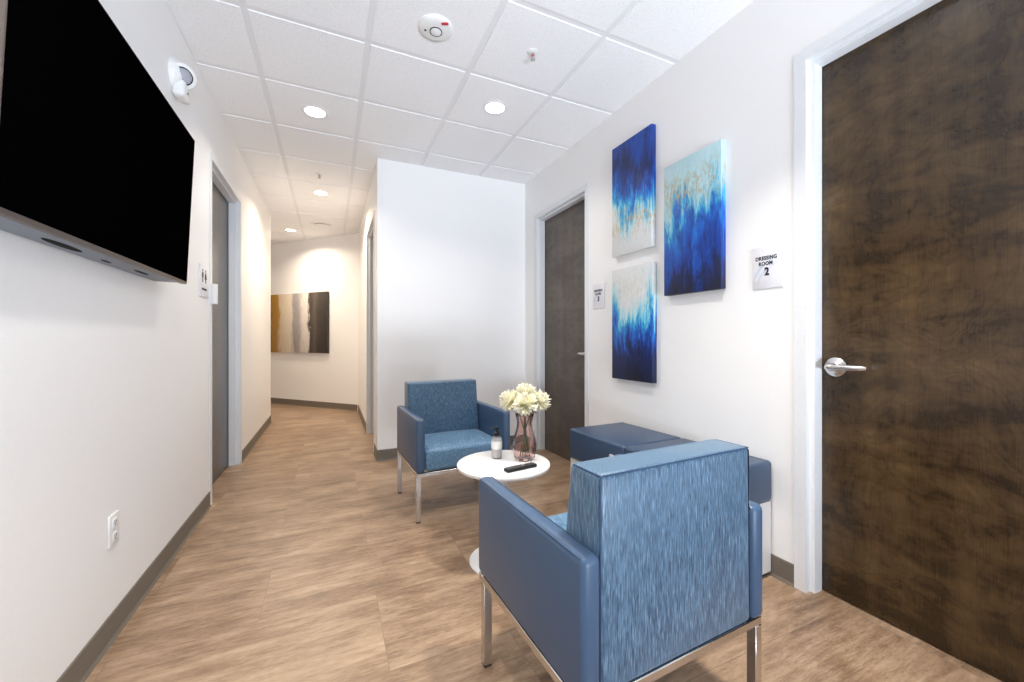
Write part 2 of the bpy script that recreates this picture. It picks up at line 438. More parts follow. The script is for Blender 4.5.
OP = 0.03     # liner thickness around an opening
ZT = 2.41     # clear opening height
doors = [  # name, X, sgn, y0, y1
    ('door_1', XR, 1, 0.186, 1.10), ('door_2', XR, 1, 2.83, 3.70), ('door_3', XL, -1, 3.42, 4.39), ('door_4', XH, 1, 4.31, 5.18)]
def ops(X, s): return [(y0 - OP, y1 + OP, ZT + OP) for n, x, sg, y0, y1 in doors if x == X and sg == s]
wall_x('wall_right', XR, 1, YB, YC + 0.15, ops(XR, 1), 'white painted right wall with two doors')
wall_x('wall_left', XL, -1, YB, YE, ops(XL, -1), 'white painted left wall with the television')
b = MB(); b.box(XH, XR, YC, YC + WT, 0, H + 0.02)
struct(b.build('wall_centre', M['wall'], smooth=False), 'white wall behind the far armchair', 'wall')
wall_x('wall_hall_right', XH, 1, YC + WT, 6.93, ops(XH, 1), 'cream hallway wall on the right with a door opening')
b = MB(); b.box(-2.6, XL - WT, YE - WT, YE, 0, H + 0.02)
struct(b.build('wall_passage', M['wall'], smooth=False), 'cream wall of the side passage', 'wall')
# far diagonal wall
FA, FB = Vector((-1.0, 8.42, 0)), Vector((0.395, 6.90, 0))
fd = (FB - FA).normalized(); fn = Vector((fd.y, -fd.x, 0))      # fn faces the room
if fn.y > 0: fn = -fn
FS = FA - fd * 2.35; FE = FB + fd * 0.03
bk = -fn * WT
b = MB(); q = [FS, FE, FE + bk, FS + bk]
b.hexa([(*p.xy, 0) for p in q] + [(*p.xy, H + 0.02) for p in q])
bmesh.ops.recalc_face_normals(b.bm, faces=list(b.bm.faces))
struct(b.build('wall_far', M['wall'], smooth=False), 'cream diagonal wall at the end of the hallway', 'wall')
b = MB(); b.box(-2.75, -2.6, YE - WT, 10.6, 0, H + 0.02)
struct(b.build('wall_passage_end', M['wall'], smooth=False), 'cream end wall of the side passage', 'wall')
# back wall with a window (behind the camera)
WX0, WX1, WZ0, WZ1 = 0.10, 1.86, 0.10, 2.70
b = MB()
b.box(XL - WT, WX0, YB - WT, YB, 0, H + 0.02); b.box(WX1, XR + WT, YB - WT, YB, 0, H + 0.02)
b.box(WX0, WX1, YB - WT, YB, 0, WZ0); b.box(WX0, WX1, YB - WT, YB, WZ1, H + 0.02)
struct(b.build('wall_back', M['wall'], smooth=False), 'white back wall with a large window', 'wall')
b = MB(); t = 0.05
for xa in (WX0, (WX0 + WX1) / 2 - t / 2, WX1 - t): b.box(xa, xa + t, YB - 0.10, YB - 0.04, WZ0, WZ1)
for za in (WZ0, WZ1 - t): b.box(WX0, WX1, YB - 0.099, YB - 0.041, za, za + t)
w = struct(b.build('window_1', M['trim'], smooth=False), 'white framed window', 'window')
b = MB(); b.box(WX0 + t, WX1 - t, YB - 0.073, YB - 0.067, WZ0 + t, WZ1 - t); b.build('pane', M['pane'], w, smooth=False)

# doors and hollow metal frames
def make_door(name, X, s, y0, y1, mat, label, handle_near, hand_dir):
    D0 = 0.088                                   # depth to the panel face
    b = MB(); b.box(X + s * D0, X + s * (D0 + 0.044), y0 - 0.008, y1 + 0.008, 0.006, ZT + 0.006)
    d = struct(b.build(name, mat, smooth=False), label, 'door')
    f = MB(); pr = 0.006; fw = 0.05
    # casing faces
    for ya, yb in ((y0 - fw, y0), (y1, y1 + fw)): f.box(X - s * pr, X - s * 0.0005, ya, yb, 0, ZT)
    f.box(X - s * pr, X - s * 0.0005, y0 - fw, y1 + fw, ZT, ZT + fw)
    # liners
    for ya, yb in ((y0 - OP, y0), (y1, y1 + OP)): f.box(X - s * 0.0004, X + s * 0.134, ya, yb, 0, ZT)
    f.box(X - s * 0.0004, X + s * 0.134, y0 - OP, y1 + OP, ZT, ZT + OP)
    # stops
    sw = 0.018
    for ya, yb in ((y0, y0 + sw), (y1 - sw, y1)): f.box(X + s * 0.030, X + s * 0.084, ya, yb, 0, ZT - 0.0003)
    f.box(X + s * 0.030, X + s * 0.084, y0 + sw, y1 - sw, ZT - sw, ZT - 0.0003)
    tag(f.build('frame', M['trim'], d, smooth=False), 'white painted door frame')
    # gasket shadow gap
    if handle_near is not None:
        hy = handle_near; Xf = X + s * D0
        R = Matrix.Translation((Xf, hy, 1.025)) @ Matrix.Rotation(-s * PI / 2, 4, 'Y')
        h = MB(); h.lathe([(0, 0), (0.042, 0), (0.044, 0.003), (0.042, 0.009), (0.032, 0.015), (0.022, 0.019), (0.017, 0.024), (0.0145, 0.045), (0.0, 0.045)], 32, R)
        ho = h.build('handle', M['chrome'], d); tag(ho, 'satin chrome lever handle')
        lv = MB(); xx = Xf - s * 0.048; k = hand_dir
        lv.tube([(xx, hy - k * 0.014, 1.025), (xx - s * 0.004, hy, 1.025), (xx - s * 0.004, hy + k * 0.03, 1.0255), (xx, hy + k * 0.07, 1.026), (xx + s * 0.004, hy + k * 0.11, 1.026), (xx + s * 0.012, hy + k * 0.122, 1.026)],
                [0.013, 0.0165, 0.014, 0.0125, 0.012, 0.010], 14)
        lv.build('lever', M['chrome'], ho)
    return d
make_door(*doors[0], M['door'], 'large dark walnut door in the foreground right', 1.026, -1)
make_door(*doors[1], M['door_far'], 'brown walnut door beside the middle wall', 2.885, 1)
make_door(*doors[2], M['door_grey'], 'dark door in the left wall', None, 1)
make_door(*doors[3], M['door_grey'], 'door in the right hallway wall', None, 1)

# cove base
BP = [(0.0, 0.0), (0.013, 0.0), (0.012, 0.003), (0.0065, 0.012), (0.0055, 0.016), (0.0055, 0.098), (0.003, 0.102), (0.0, 0.102)]
def base(name, runs, label):
    b = MB()
    for p0, p1, side in runs: b.prism(BP, p0, p1, side=side)
    return struct(b.build(name, M['base'], smooth=False), label, 'baseboard')
g = 0.05
base('baseboard_right', [((XR, YB, 0), (XR, 0.186 - g, 0), (-1, 0, 0)), ((XR, 1.10 + g, 0), (XR, 2.83 - g, 0), (-1, 0, 0)), ((XR, 3.70 + g, 0), (XR, YC - 0.014, 0), (-1, 0, 0))], 'taupe rubber base along the right wall')
base('baseboard_left', [((XL, YB, 0), (XL, 3.42 - g, 0), (1, 0, 0)), ((XL, 4.39 + g, 0), (XL, YE + 0.006, 0), (1, 0, 0))], 'taupe rubber base along the left wall')
base('baseboard_centre', [((XH - 0.013, YC, 0), (XR, YC, 0), (0, -1, 0))], 'taupe rubber base under the middle wall')
base('baseboard_hall', [((XH, YC + 0.0005, 0), (XH, 4.31 - g, 0), (-1, 0, 0)), ((XH, 5.18 + g, 0), (XH, 6.88, 0), (-1, 0, 0))], 'taupe rubber base on the right hallway wall')
base('baseboard_far', [(FS + fd * 0.1, FB - fd * 0.012, fn)], 'taupe rubber base under the diagonal wall')
base('baseboard_passage', [((-2.6, YE, 0), (XL, YE, 0), (0, 1, 0))], 'taupe rubber base in the side passage')

# ------------------------------------------------------------------ ceiling fixtures
def lamp_light(o, loc, energy, col, size=0.13, spread=125):
    l = bpy.data.lights.new('downlight_beam', 'AREA'); l.shape = 'DISK'; l.size = size; l.energy = energy; l.color = col
    l.spread = math.radians(spread)
    q = bpy.data.objects.new('downlight_beam', l); COL.objects.link(q); q.location = loc; q.parent = o
    return q
NEU, WARM = (1.0, 0.94, 0.86), (1.0, 0.84, 0.66)
def downlight(x, y, warm, energy, label, spread=125):
    t = thing('ceiling_downlight', label, 'ceiling light', (x, y, H), group='round recessed ceiling lights')
    r = MB(); r.lathe([(0.070, 0.006), (0.070, -0.003), (0.076, -0.006), (0.088, -0.005), (0.092, -0.0015), (0.092, 0.0)], 40)
    r.build('trim_ring', M['white_plastic'], t)
    d = MB(); d.lathe([(0, 0.0045), (0.0715, 0.0045), (0.0715, -0.0005), (0.06, -0.002), (0, -0.003)], 40)
    d.build('diffuser', M['glow_warm' if warm else 'glow_cool'], t)
    lamp_light(t, (0, 0, -0.012), energy, WARM if warm else NEU, spread=spread)
    return t
E0 = 7.5
downlight(-0.11, 3.37, False, E0, 'round recessed light lit over the walkway beside the middle wall')
downlight(1.11, 2.76, False, E0, 'round recessed light lit above the far armchair and paintings')
downlight(-0.11, 5.20, True, 23, 'round recessed warm light further down the hallway', 145)
downlight(-0.58, 7.15, True, 23, 'farthest round warm light by the diagonal wall', 150)
downlight(-0.11, 0.93, False, 11, 'round recessed light above the near walkway', 110)
downlight(1.11, 0.93, False, 16, 'round recessed light above the near armchair', 90)
downlight(0.50, -1.20, False, E0, 'round recessed light at the back of the room')

# smoke detector
t = thing('smoke_detector', 'round white smoke detector on a ceiling tile near the top edge', 'smoke detector', (0.527, 2.185, H))
b = MB(); b.lathe([(0, 0.004), (0.092, 0.004), (0.095, -0.004), (0.090, -0.012), (0.078, -0.018), (0.05, -0.022), (0.036, -0.023), (0, -0.023)], 48); b.build('body', M['white_plastic'], t)
b = MB(); b.lathe([(0.034, -0.0228), (0.034, -0.026), (0.0305, -0.026), (0.0305, -0.0228)], 36); b.build('sensor_ring', M['slot'], t)
b = MB(); b.lathe([(0, -0.0225), (0.029, -0.0225), (0.029, -0.027), (0.02, -0.032), (0, -0.034)], 32); b.build('sensor_cap', M['white_plastic'], t)
b = MB(); b.box(0.0, 0.038, -0.0075, 0.0075, -0.003, 0.003, 0.0015, mat=Matrix.Translation((-0.0, -0.0, 0)) @ Matrix.Translation((0.015, -0.062, -0.0195)) @ Matrix.Rotation(-0.4, 4, 'Z')); b.build('red_mark', M['red'], t)
b = MB(); b.lathe([(0, -0.019), (0.006, -0.019), (0.006, -0.0225), (0, -0.0225)], 12, Matrix.Translation((-0.055, 0.015, 0))); b.build('indicator', M['slot'], t)

def sprinkler(x, y, label):
    t = thing('fire_sprinkler', label, 'sprinkler', (x, y, H), group='pendent fire sprinklers')
    b = MB(); b.lathe([(0, 0.003), (0.030, 0.003), (0.034, -0.002), (0.026, -0.007), (0.010, -0.009), (0, -0.009)], 28); b.build('escutcheon', M['white_plastic'], t)
    b = MB()
    b.lathe([(0, -0.008), (0.010, -0.008), (0.009, -0.020), (0, -0.020)], 14)
    for s in (-1, 1): b.tube([(s * 0.007, 0, -0.018), (s * 0.012, 0, -0.027), (s * 0.010, 0, -0.038), (s * 0.003, 0, -0.046)], 0.0022, 6)
    b.build('body', M['chrome'], t)
    b = MB(); b.tube([(0, 0, -0.019), (0, 0, -0.044)], 0.0032, 8); b.build('bulb', M['red'], t)
    b = MB(); b.lathe([(0, -0.044), (0.014, -0.045), (0.015, -0.048), (0, -0.049)], 18); b.build('deflector', M['grey_plastic'], t)
    return t
sprinkler(1.10, 2.13, 'white sprinkler head on the ceiling above the armchairs')
sprinkler(-0.11, 4.60, 'small sprinkler head on the hallway ceiling')
t = thing('ceiling_vent', 'round pale vent on the hallway ceiling beyond the warm light', 'vent', (-0.13, 6.60, H))
b = MB(); b.lathe([(0, 0.004), (0.15, 0.004), (0.152, -0.004), (0.145, -0.010), (0.12, -0.012), (0.11, -0.008), (0, -0.008)], 40); b.build('collar', M['white_plastic'], t)
b = MB(); b.lathe([(0, -0.008), (0.03, -0.008), (0.03, -0.018), (0.098, -0.018), (0.10, -0.022), (0.09, -0.026), (0, -0.028)], 40); b.build('diffuser_disc', M['white_plastic'], t)

# ------------------------------------------------------------------ wall fixtures
LW = (0, 0, PI / 2)      # local -y faces +x (left wall):  local x -> +y
RW = (0, 0, -PI / 2)     # local -y faces -x (right wall): local x -> -y
# fire alarm horn strobe on left wall
t = thing('alarm_strobe', 'round white wall alarm with a grey lens high on the left wall', 'alarm', (XL, 2.69, 2.555), LW)
R = Matrix.Rotation(PI / 2, 4, 'X')     # lathe axis z -> -y
b = MB(); b.lathe([(0, 0), (0.085, 0), (0.086, 0.010), (0.080, 0.026), (0.070, 0.040), (0.058, 0.048), (0, 0.050)], 40, R); b.build('mount_plate', M['white_plastic'], t)
b = MB()
aim = Vector((-0.80, -0.46, -0.36)).normalized(); AQ = Matrix.Translation((-0.006, -0.030, 0.004)) @ Vector((0, 0, 1)).rotation_difference(aim).to_matrix().to_4x4()
b.lathe([(0, 0), (0.062, 0), (0.064, 0.030), (0.060, 0.042), (0.054, 0.045), (0, 0.045)], 40, AQ)
b.box(-0.052, 0.046, -0.062, -0.002, -0.118, -0.03, 0.018, 3); b.build('body', M['white_plastic'], t)
b = MB(); b.lathe([(0.037, 0.0445), (0.043, 0.0445), (0.042, 0.049), (0.037, 0.049)], 36, AQ); b.build('lens_rim', M['slot'], t)
b = MB(); b.lathe([(0, 0.0440), (0.037, 0.0440), (0.036, 0.050), (0.026, 0.055), (0, 0.058)], 36, AQ); b.build('lens', M['lens'], t)
b = MB(); b.box(0.036, 0.078, -0.052, -0.012, -0.104, -0.082, 0.006, 2); b.build('side_tab', M['white_plastic'], t)
b = MB(); b.lathe([(0, 0.0610), (0.0065, 0.0610), (0.0065, 0.0635), (0, 0.0635)], 16, Matrix.Translation((-0.008, 0, -0.085)) @ R); b.build('indicator', M['slot'], t)

# duplex outlet
t = thing('wall_outlet', 'white duplex wall outlet low on the left wall', 'outlet', (XL, 2.03, 0.418), LW)
b = MB(); b.box(-0.038, 0.038, -0.007, 0.0, -0.0605, 0.0605, 0.003, 2); b.build('cover_plate', M['white_plastic'], t)
for zc in (0.0265, -0.0265):
    b = MB(); b.box(-0.017, 0.017, -0.0095, -0.006, zc - 0.0165, zc + 0.0165, 0.002, 2); rc = b.build('receptacle', M['white_plastic'], t)
    b = MB()
    for xx in (-0.0065, 0.0065): b.box(xx - 0.0012, xx + 0.0012, -0.0099, -0.0085, zc - 0.001, zc + 0.009)
    b.lathe([(0, 0.0085), (0.0025, 0.0085), (0.0025, 0.0099), (0, 0.0099)], 10, Matrix.Translation((0, 0, zc - 0.008)) @ R)
    b.build('slots', M['slot'], rc)
b = MB(); b.lathe([(0, 0.006), (0.003, 0.006), (0.003, 0.0082), (0, 0.0085)], 10, R); b.build('screw', M['grey_plastic'], t)

# signs
def text_mesh(name, body, size, mat, parent, loc, bold=0.0, xs=0.87):
    cu = bpy.data.curves.new(name, 'FONT'); cu.body = body; cu.size = size; cu.align_x = 'CENTER'; cu.align_y = 'CENTER'
    cu.extrude = 0.0004; cu.offset = bold; cu.space_character = 1.08
    o = bpy.data.objects.new(name, cu); COL.objects.link(o)
    dg = bpy.context.evaluated_depsgraph_get(); me = bpy.data.meshes.new_from_object(o.evaluated_get(dg))
    bpy.data.objects.remove(o); bpy.data.curves.remove(cu)
    me.materials.clear(); me.materials.append(mat); me.name = name
    o = bpy.data.objects.new(name, me); COL.objects.link(o); o.parent = parent
    o.location = loc; o.rotation_euler = (PI / 2, 0, 0); o.scale = (xs, 1, 1)
    return o
def swoosh(parent, pts, w, nm='swoosh'):
    n = len(pts); outl = []
    for i, (x, z) in enumerate(pts): outl.append((x - w * math.sin(PI * i / (n - 1)) * 0.5 - 0.0004, z + 0.0005))
    for i in range(n - 1, -1, -1):
        x, z = pts[i]; outl.append((x + w * math.sin(PI * i / (n - 1)) * 0.5 + 0.0004, z - 0.0005))
    b = MB(); b.poly(outl, 0.0004, Matrix.Translation((0, -0.0061, 0))); b.build(nm, M['ink_blue'], parent, smooth=False)
def arc(a, bq, c, n=14):
    out = []
    for i in range(n):
        u = i / (n - 1); out.append(((1 - u) ** 2 * a[0] + 2 * u * (1 - u) * bq[0] + u * u * c[0], (1 - u) ** 2 * a[1] + 2 * u * (1 - u) * bq[1] + u * u * c[1]))
    return out
def room_sign(loc, rot, number, w, h, label):
    t = thing('room_sign', label, 'sign', loc, rot)
    b = MB(); b.box(-w / 2, w / 2, -0.006, 0, -h / 2, h / 2, 0.0015, 2); b.build('plate', M['sign'], t)
    swoosh(t, arc((-0.062, -0.062), (-0.055, 0.005), (0.05, 0.045)), 0.014)
    swoosh(t, arc((-0.045, -0.078), (-0.035, -0.02), (0.06, 0.02)), 0.006)
    text_mesh('lettering', 'DRESSING', 0.0255, M['ink'], t, (-0.004, -0.0064, 0.044), 0.0010)
    text_mesh('lettering', 'ROOM', 0.0255, M['ink'], t, (-0.006, -0.0064, 0.017), 0.0010)
    text_mesh('numeral', number, 0.052, M['ink'], t, (0, -0.0064, -0.024), 0.0024)
    return t
room_sign((XR, 1.277, 1.505), RW, '2', 0.15, 0.21, 'square white DRESSING ROOM 2 sign beside the near walnut door')
room_sign((XR, 2.637, 1.497), RW, '3', 0.15, 0.20, 'small white dressing room sign beside the far brown door')
t = thing('restroom_sign', 'white sign with dark pictograms on the left wall before the door', 'sign', (XL, 3.225, 1.53), LW)
b = MB(); b.box(-0.09, 0.09, -0.006, 0, -0.105, 0.105, 0.0015, 2); b.build('plate', M['sign'], t)
for k, xc in enumerate((-0.033, 0.033)):
    b = MB(); my = Matrix.Translation((xc, -0.0061, 0.035))
    b.poly([(0.009 * math.cos(a * PI / 8), 0.033 + 0.009 * math.sin(a * PI / 8)) for a in range(16)], 0.0005, my)
    if k == 0: b.poly([(-0.017, 0.021), (0.017, 0.021), (0.017, -0.012), (0.009, -0.012), (0.009, -0.045), (-0.009, -0.045), (-0.009, -0.012), (-0.017, -0.012)], 0.0005, my)
    else: b.poly([(-0.011, 0.021), (0.011, 0.021), (0.025, -0.020), (0.010, -0.020), (0.010, -0.045), (-0.010, -0.045), (-0.010, -0.020), (-0.025, -0.020)], 0.0005, my)
    b.build('pictogram', M['ink'], t, smooth=False)
b = MB(); b.box(-0.055, 0.055, -0.0066, -0.0058, -0.060, -0.046); b.build('caption_bar', M['ink'], t, smooth=False)
# small white box on the door casing
t = thing('door_latch_box', 'small white plastic box on the casing of the left door', 'box', (XL + 0.006, 3.399, 1.465), LW)
b = MB(); b.box(-0.020, 0.020, -0.004, 0, -0.066, 0.066); b.build('mount_plate', M['white_plastic'], t)
b = MB(); b.box(-0.022, 0.022, -0.034, -0.0041, -0.07, 0.07, 0.006, 3); b.build('housing', M['white_plastic'], t)
b = MB(); b.lathe([(0, 0.0335), (0.005, 0.0335), (0.005, 0.0355), (0, 0.0355)], 12, Matrix.Translation((0, 0, 0.055)) @ R); b.build('indicator', M['grey_plastic'], t)

# paintings
def painting(name, label, loc, rot, w, h, d, mat, group=None):
    t = thing(name, label, 'painting', loc, rot, group)
    b = MB(); b.box(-w / 2, w / 2, -d, 0, -h / 2, h / 2, 0.003, 2); b.build('canvas', mat, t)
    return t
def rpaint(label, ya, yb, za, zb, mat):
    w, h, d = ya - yb, zb - za, 0.038
    t = thing('canvas_picture', label, 'painting', (XR - 0.0002, (ya + yb) / 2, (za + zb) / 2), (0, 0, 0), 'blue abstract canvases on the right wall')
    b = MB(); b.box(-d, 0, -w / 2, w / 2, -h / 2, h / 2, 0.003, 2); c = b.build('canvas', mat, t)
    return t
rpaint('upper left blue abstract canvas with navy top and white bottom', 2.428, 2.020, 1.764, 2.572, M['art_a'])
rpaint('lower left blue abstract canvas with white top and dark bottom', 2.428, 2.012, 0.860, 1.664, M['art_b'])
rpaint('right blue abstract canvas with pale top and navy bottom', 1.913, 1.505, 1.424, 2.234, M['art_c'])
# hallway painting on the diagonal wall
ang = math.atan2(fd.y, fd.x)
pc = Vector((-0.528, 7.90, 0)); dd = (pc - FA).dot(fd); pc = FA + fd * dd
t = thing('canvas_picture', 'wide ochre, grey and umber striped canvas at the end of the hallway', 'painting', (pc.x + fn.x * 0.001, pc.y + fn.y * 0.001, 1.44), (0, 0, ang))
b = MB(); b.box(-0.735, 0.735, -0.04, 0, -0.515, 0.515, 0.003, 2); b.build('canvas', M['hall_art'], t)

# ------------------------------------------------------------------ television
TH, TW = 0.745, 1.293
tilt = math.radians(2.6)
t = thing('television', 'large black flat screen television on a tilting mount on the left wall', 'television', (XL + 0.088, 1.909, 1.430), (0, 0, PI / 2))
tv = Matrix.Rotation(tilt, 4, 'X')
# local: x along wall, -y to room, z up; tilt so that the top leans out
b = MB(); b.box(-TW / 2, TW / 2, -0.003, 0.022, 0, TH, 0.003, 2, tv); b.build('bezel', M['tv_bezel'], t)
b = MB(); b.box(-TW / 2 + 0.006, TW / 2 - 0.006, -0.0042, -0.001, 0.013, TH - 0.006, 0, 1, tv); tag(b.build('screen', M['screen'], t, smooth=False), 'black switched-off screen')
b = MB(); b.hexa([tv @ Vector(p) for p in [(-TW / 2 + 0.006, 0.0225, 0.004), (TW / 2 - 0.006, 0.0225, 0.004), (TW / 2 - 0.16, 0.078, -0.014), (-TW / 2 + 0.03, 0.078, -0.014),
         (-TW / 2 + 0.006, 0.0225, TH - 0.006), (TW / 2 - 0.006, 0.0225, TH - 0.006), (TW / 2 - 0.16, 0.062, TH - 0.05), (-TW / 2 + 0.03, 0.062, TH - 0.05)]], 0.004, 2)
bc = b.build('back_cabinet', M['tv_back'], t)
def ellip(cx, cy, rx, ry, n=20): return [(cx + rx * math.cos(2 * PI * k / n), cy + ry * math.sin(2 * PI * k / n)) for k in range(n)]
for cx, rx, cy0, ry in ((-0.27, 0.10, 0.030, 0.010), (-0.01, 0.036, 0.034, 0.005), (0.26, 0.07, 0.026, 0.006)):
    # slots lie on the sloping underside of the cabinet
    u0, u1 = Vector((0, 0.0225, 0.004)), Vector((0, 0.078, -0.014)); dv = (u1 - u0).normalized(); nn = Vector((0, dv.z, -dv.y))
    q = bmesh.new(); pts = [tv @ (Vector((x, 0, 0)) + u0 + dv * yy + nn * 0.0008) for x, yy in ellip(cx, cy0, rx, ry)]
    pts2 = [p - tv @ nn * 0.002 for p in pts]
    A = [q.verts.new(p) for p in pts]; B = [q.verts.new(p) for p in pts2]
    q.faces.new(A); q.faces.new(list(reversed(B)))
    for k in range(len(A)): q.faces.new((A[k], A[(k + 1) % len(A)], B[(k + 1) % len(A)], B[k]))
    bmesh.ops.recalc_face_normals(q, faces=list(q.faces))
    mm = MB(); mm._merge(q); mm.build('vent_slot', M['slot'], bc, smooth=False)
b = MB(); b.box(-0.22, 0.22, 0.0795, 0.0878, 0.18, 0.56, 0.002, 1)
for xx in (-0.16, 0.16): b.box(xx - 0.018, xx + 0.018, 0.036, 0.080, 0.30, 0.57, 0.002, 1)
b.build('wall_mount', M['dark_metal'], t)

# ------------------------------------------------------------------ armchairs
def make_chair(label, loc, rz):
    t = thing('armchair', label, 'armchair', loc, (0, 0, rz), 'blue upholstered armchairs')
    hw = 0.3375
    for s in (-1, 1):
        b = MB(); b.box(s * (hw - 0.055), s * hw, -0.31, 0.31, 0.315, 0.652, 0.018, 4); a = b.build('arm', M['vinyl'], t)
        b = MB()
        for xx in (hw - 0.051, hw - 0.004):
            b.tube([(s * xx, -0.297, 0.6482), (s * xx, 0.297, 0.6482)], 0.0016, 6)
        b.build('seam', M['vinyl'], a)
    bw = hw - 0.0565
    b = MB()
    b.hexa([(-bw, 0.108, 0.3150), (bw, 0.108, 0.3150), (bw, 0.303, 0.3150), (-bw, 0.303, 0.3150),
            (-bw, 0.178, 0.830), (bw, 0.178, 0.830), (bw, 0.299, 0.830), (-bw, 0.299, 0.830)], 0.014, 3)
    bk = b.build('backrest', M['fabric_back'], t)
    b = MB(); e = bw - 0.0035; yr = 0.2965
    b.tube([(-e, yr, 0.33), (-e, yr, 0.819), (-e + 0.008, yr, 0.8265), (e - 0.008, yr, 0.8265), (e, yr, 0.819), (e, yr, 0.33)], 0.0022, 6)
    b.tube([(-e, yr, 0.8265), (-e, 0.19, 0.8265)], 0.0018, 6)
    b.tube([(e, yr, 0.8265), (e, 0.19, 0.8265)], 0.0018, 6)
    b.build('seam', M['seam'], bk)
    # seat cushion, slightly crowned with a rolled front
    b = MB(); b.box(-bw + 0.001, bw - 0.001, -0.300, 0.150, 0.318, 0.452, 0.02, 3)
    bm = b.bm
    bmesh.ops.subdivide_edges(bm, edges=[e for e in bm.edges if e.calc_length() > 0.2], cuts=5, use_grid_fill=True)
    for v in bm.verts:
        if v.co.z > 0.44:
            v.co.z += 0.016 * max(0, 1 - (v.co.x / bw) ** 2) * max(0, 1 - ((v.co.y + 0.075) / 0.26) ** 2)
        if v.co.y < -0.28: v.co.y -= 0.008 * max(0, 1 - (v.co.x / bw) ** 2)
    b.build('seat', M['fabric_seat'], t)
    # steel frame
    b = MB(); r = 0.0145; fx, fy, z0, z1 = hw - 0.018, 0.288, 0.290, 0.3145
    for s in (-1, 1):
        b.box(s * fx - r, s * fx + r, -fy + r, fy - r, z0, z1, 0.002, 1)
        b.box(-fx - r, fx + r, s * fy - r, s * fy + r, z0, z1, 0.002, 1)
    tag(b.build('frame', M['chrome'], t), 'brushed steel frame')
    for sx in (-1, 1):
        for sy in (-1, 1):
            b = MB(); b.box(sx * fx - r, sx * fx + r, (fy if sy > 0 else -0.268) - r, (fy if sy > 0 else -0.268) + r, 0.006, z0 - 0.0003, 0.002, 1)
            lg = b.build('leg', M['chrome'], t); tag(lg, 'square steel leg')
            b = MB(); b.box(sx * fx - r + 0.001, sx * fx + r - 0.001, (fy if sy > 0 else -0.268) - r + 0.001, (fy if sy > 0 else -0.268) + r - 0.001, 0.0, 0.0058, 0.001, 1); b.build('glide', M['black_plastic'], lg)
    return t
far = make_chair('blue armchair facing the camera in front of the middle wall', (0.790, 2.815, 0), math.radians(3.0))
near = copy_tree(far); far.scale = (0.962, 1, 1); far.location = (0.790, 2.812, 0); near.location = (0.833, 1.073, 0); near.rotation_euler = (0, 0, PI + math.radians(2.9))
near['label'] = 'blue armchair in the foreground seen from behind'

# ------------------------------------------------------------------ bench
t = thing('upholstered_bench', 'low navy upholstered bench on a pale laminate base against the right wall', 'bench', (1.697, 1.757, 0), (0, 0, math.radians(2.6)))
BX, BY = 0.232, 0.522
for k, (ya, yb) in enumerate(((-BY, 0.0), (0.0012, BY))):
    b = MB(); b.box(-BX, BX, ya, yb, 0.365, 0.56, 0.018, 4)
    b.build('cushion', M['bench_vinyl'], t)
b = MB(); b.box(-BX + 0.006, BX - 0.004, -BY + 0.006, BY - 0.006, 0.02, 0.364, 0.003, 1); tag(b.build('base', M['laminate'], t), 'pale grey laminate base')
b = MB(); b.box(-BX + 0.02, BX - 0.01, -BY + 0.02, BY - 0.02, 0.0, 0.0195); b.build('plinth', M['dark_metal'], t)
b = MB(); b.box(-BX - 0.012, -BX + 0.004, -0.01, 0.115, 0.440, 0.492, 0.006, 2); tag(b.build('bracket', M['grey_plastic'], t), 'small pale bracket on the front')

# ------------------------------------------------------------------ side table
TX, TY, TZ = 0.819, 1.917, 0.507
t = thing('side_table', 'small round white side table between the two armchairs', 'table', (TX, TY, 0))
b = MB(); b.lathe([(0, TZ - 0.022), (0.225, TZ - 0.022), (0.238, TZ - 0.017), (0.2415, TZ - 0.009), (0.2405, TZ - 0.002), (0.237, TZ), (0, TZ)], 72); b.build('tabletop', M['table'], t)
b = MB(); b.lathe([(0, TZ - 0.035), (0.045, TZ - 0.035), (0.05, TZ - 0.023), (0, TZ - 0.023)], 32)
for a in (PI / 4, 3 * PI / 4): b.box(-0.155, 0.155, -0.02, 0.02, TZ - 0.036, TZ - 0.0225, 0.002, 1, Matrix.Rotation(a + 0.4, 4, 'Z'))
b.build('mounting_plate', M['dark_metal'], t)
b = MB(); b.lathe([(0, 0.010), (0.026, 0.010), (0.026, TZ - 0.0355), (0, TZ - 0.0355)], 32); b.build('column', M['table_base'], t)
b = MB(); b.lathe([(0, 0.0), (0.176, 0.0), (0.178, 0.004), (0.175, 0.009), (0.06, 0.014), (0.032, 0.022), (0.0265, 0.03), (0, 0.03)], 64); b.build('base', M['table_base'], t)

# vase
VX, VY = 0.943, 1.922
t = thing('glass_vase', 'pink glass vase with flowers on the round white table', 'vase', (VX, VY, TZ))
outer = [(0.040, 0.0), (0.050, 0.003), (0.058, 0.02), (0.063, 0.05), (0.064, 0.075), (0.060, 0.105), (0.051, 0.140), (0.043, 0.170), (0.0405, 0.190), (0.043, 0.215), (0.050, 0.243), (0.052, 0.248)]
inner = [(max(0.001, r - 0.0035), z + (0.012 if i < 2 else 0.002)) for i, (r, z) in enumerate(outer)]
inner[-1] = (0.0495, 0.248)
prof = [(0, 0.0)] + outer + list(reversed(inner[1:])) + [(0, 0.015)]
b = MB(); b.lathe(prof, 56); b.build('body', M['pink_glass'], t)

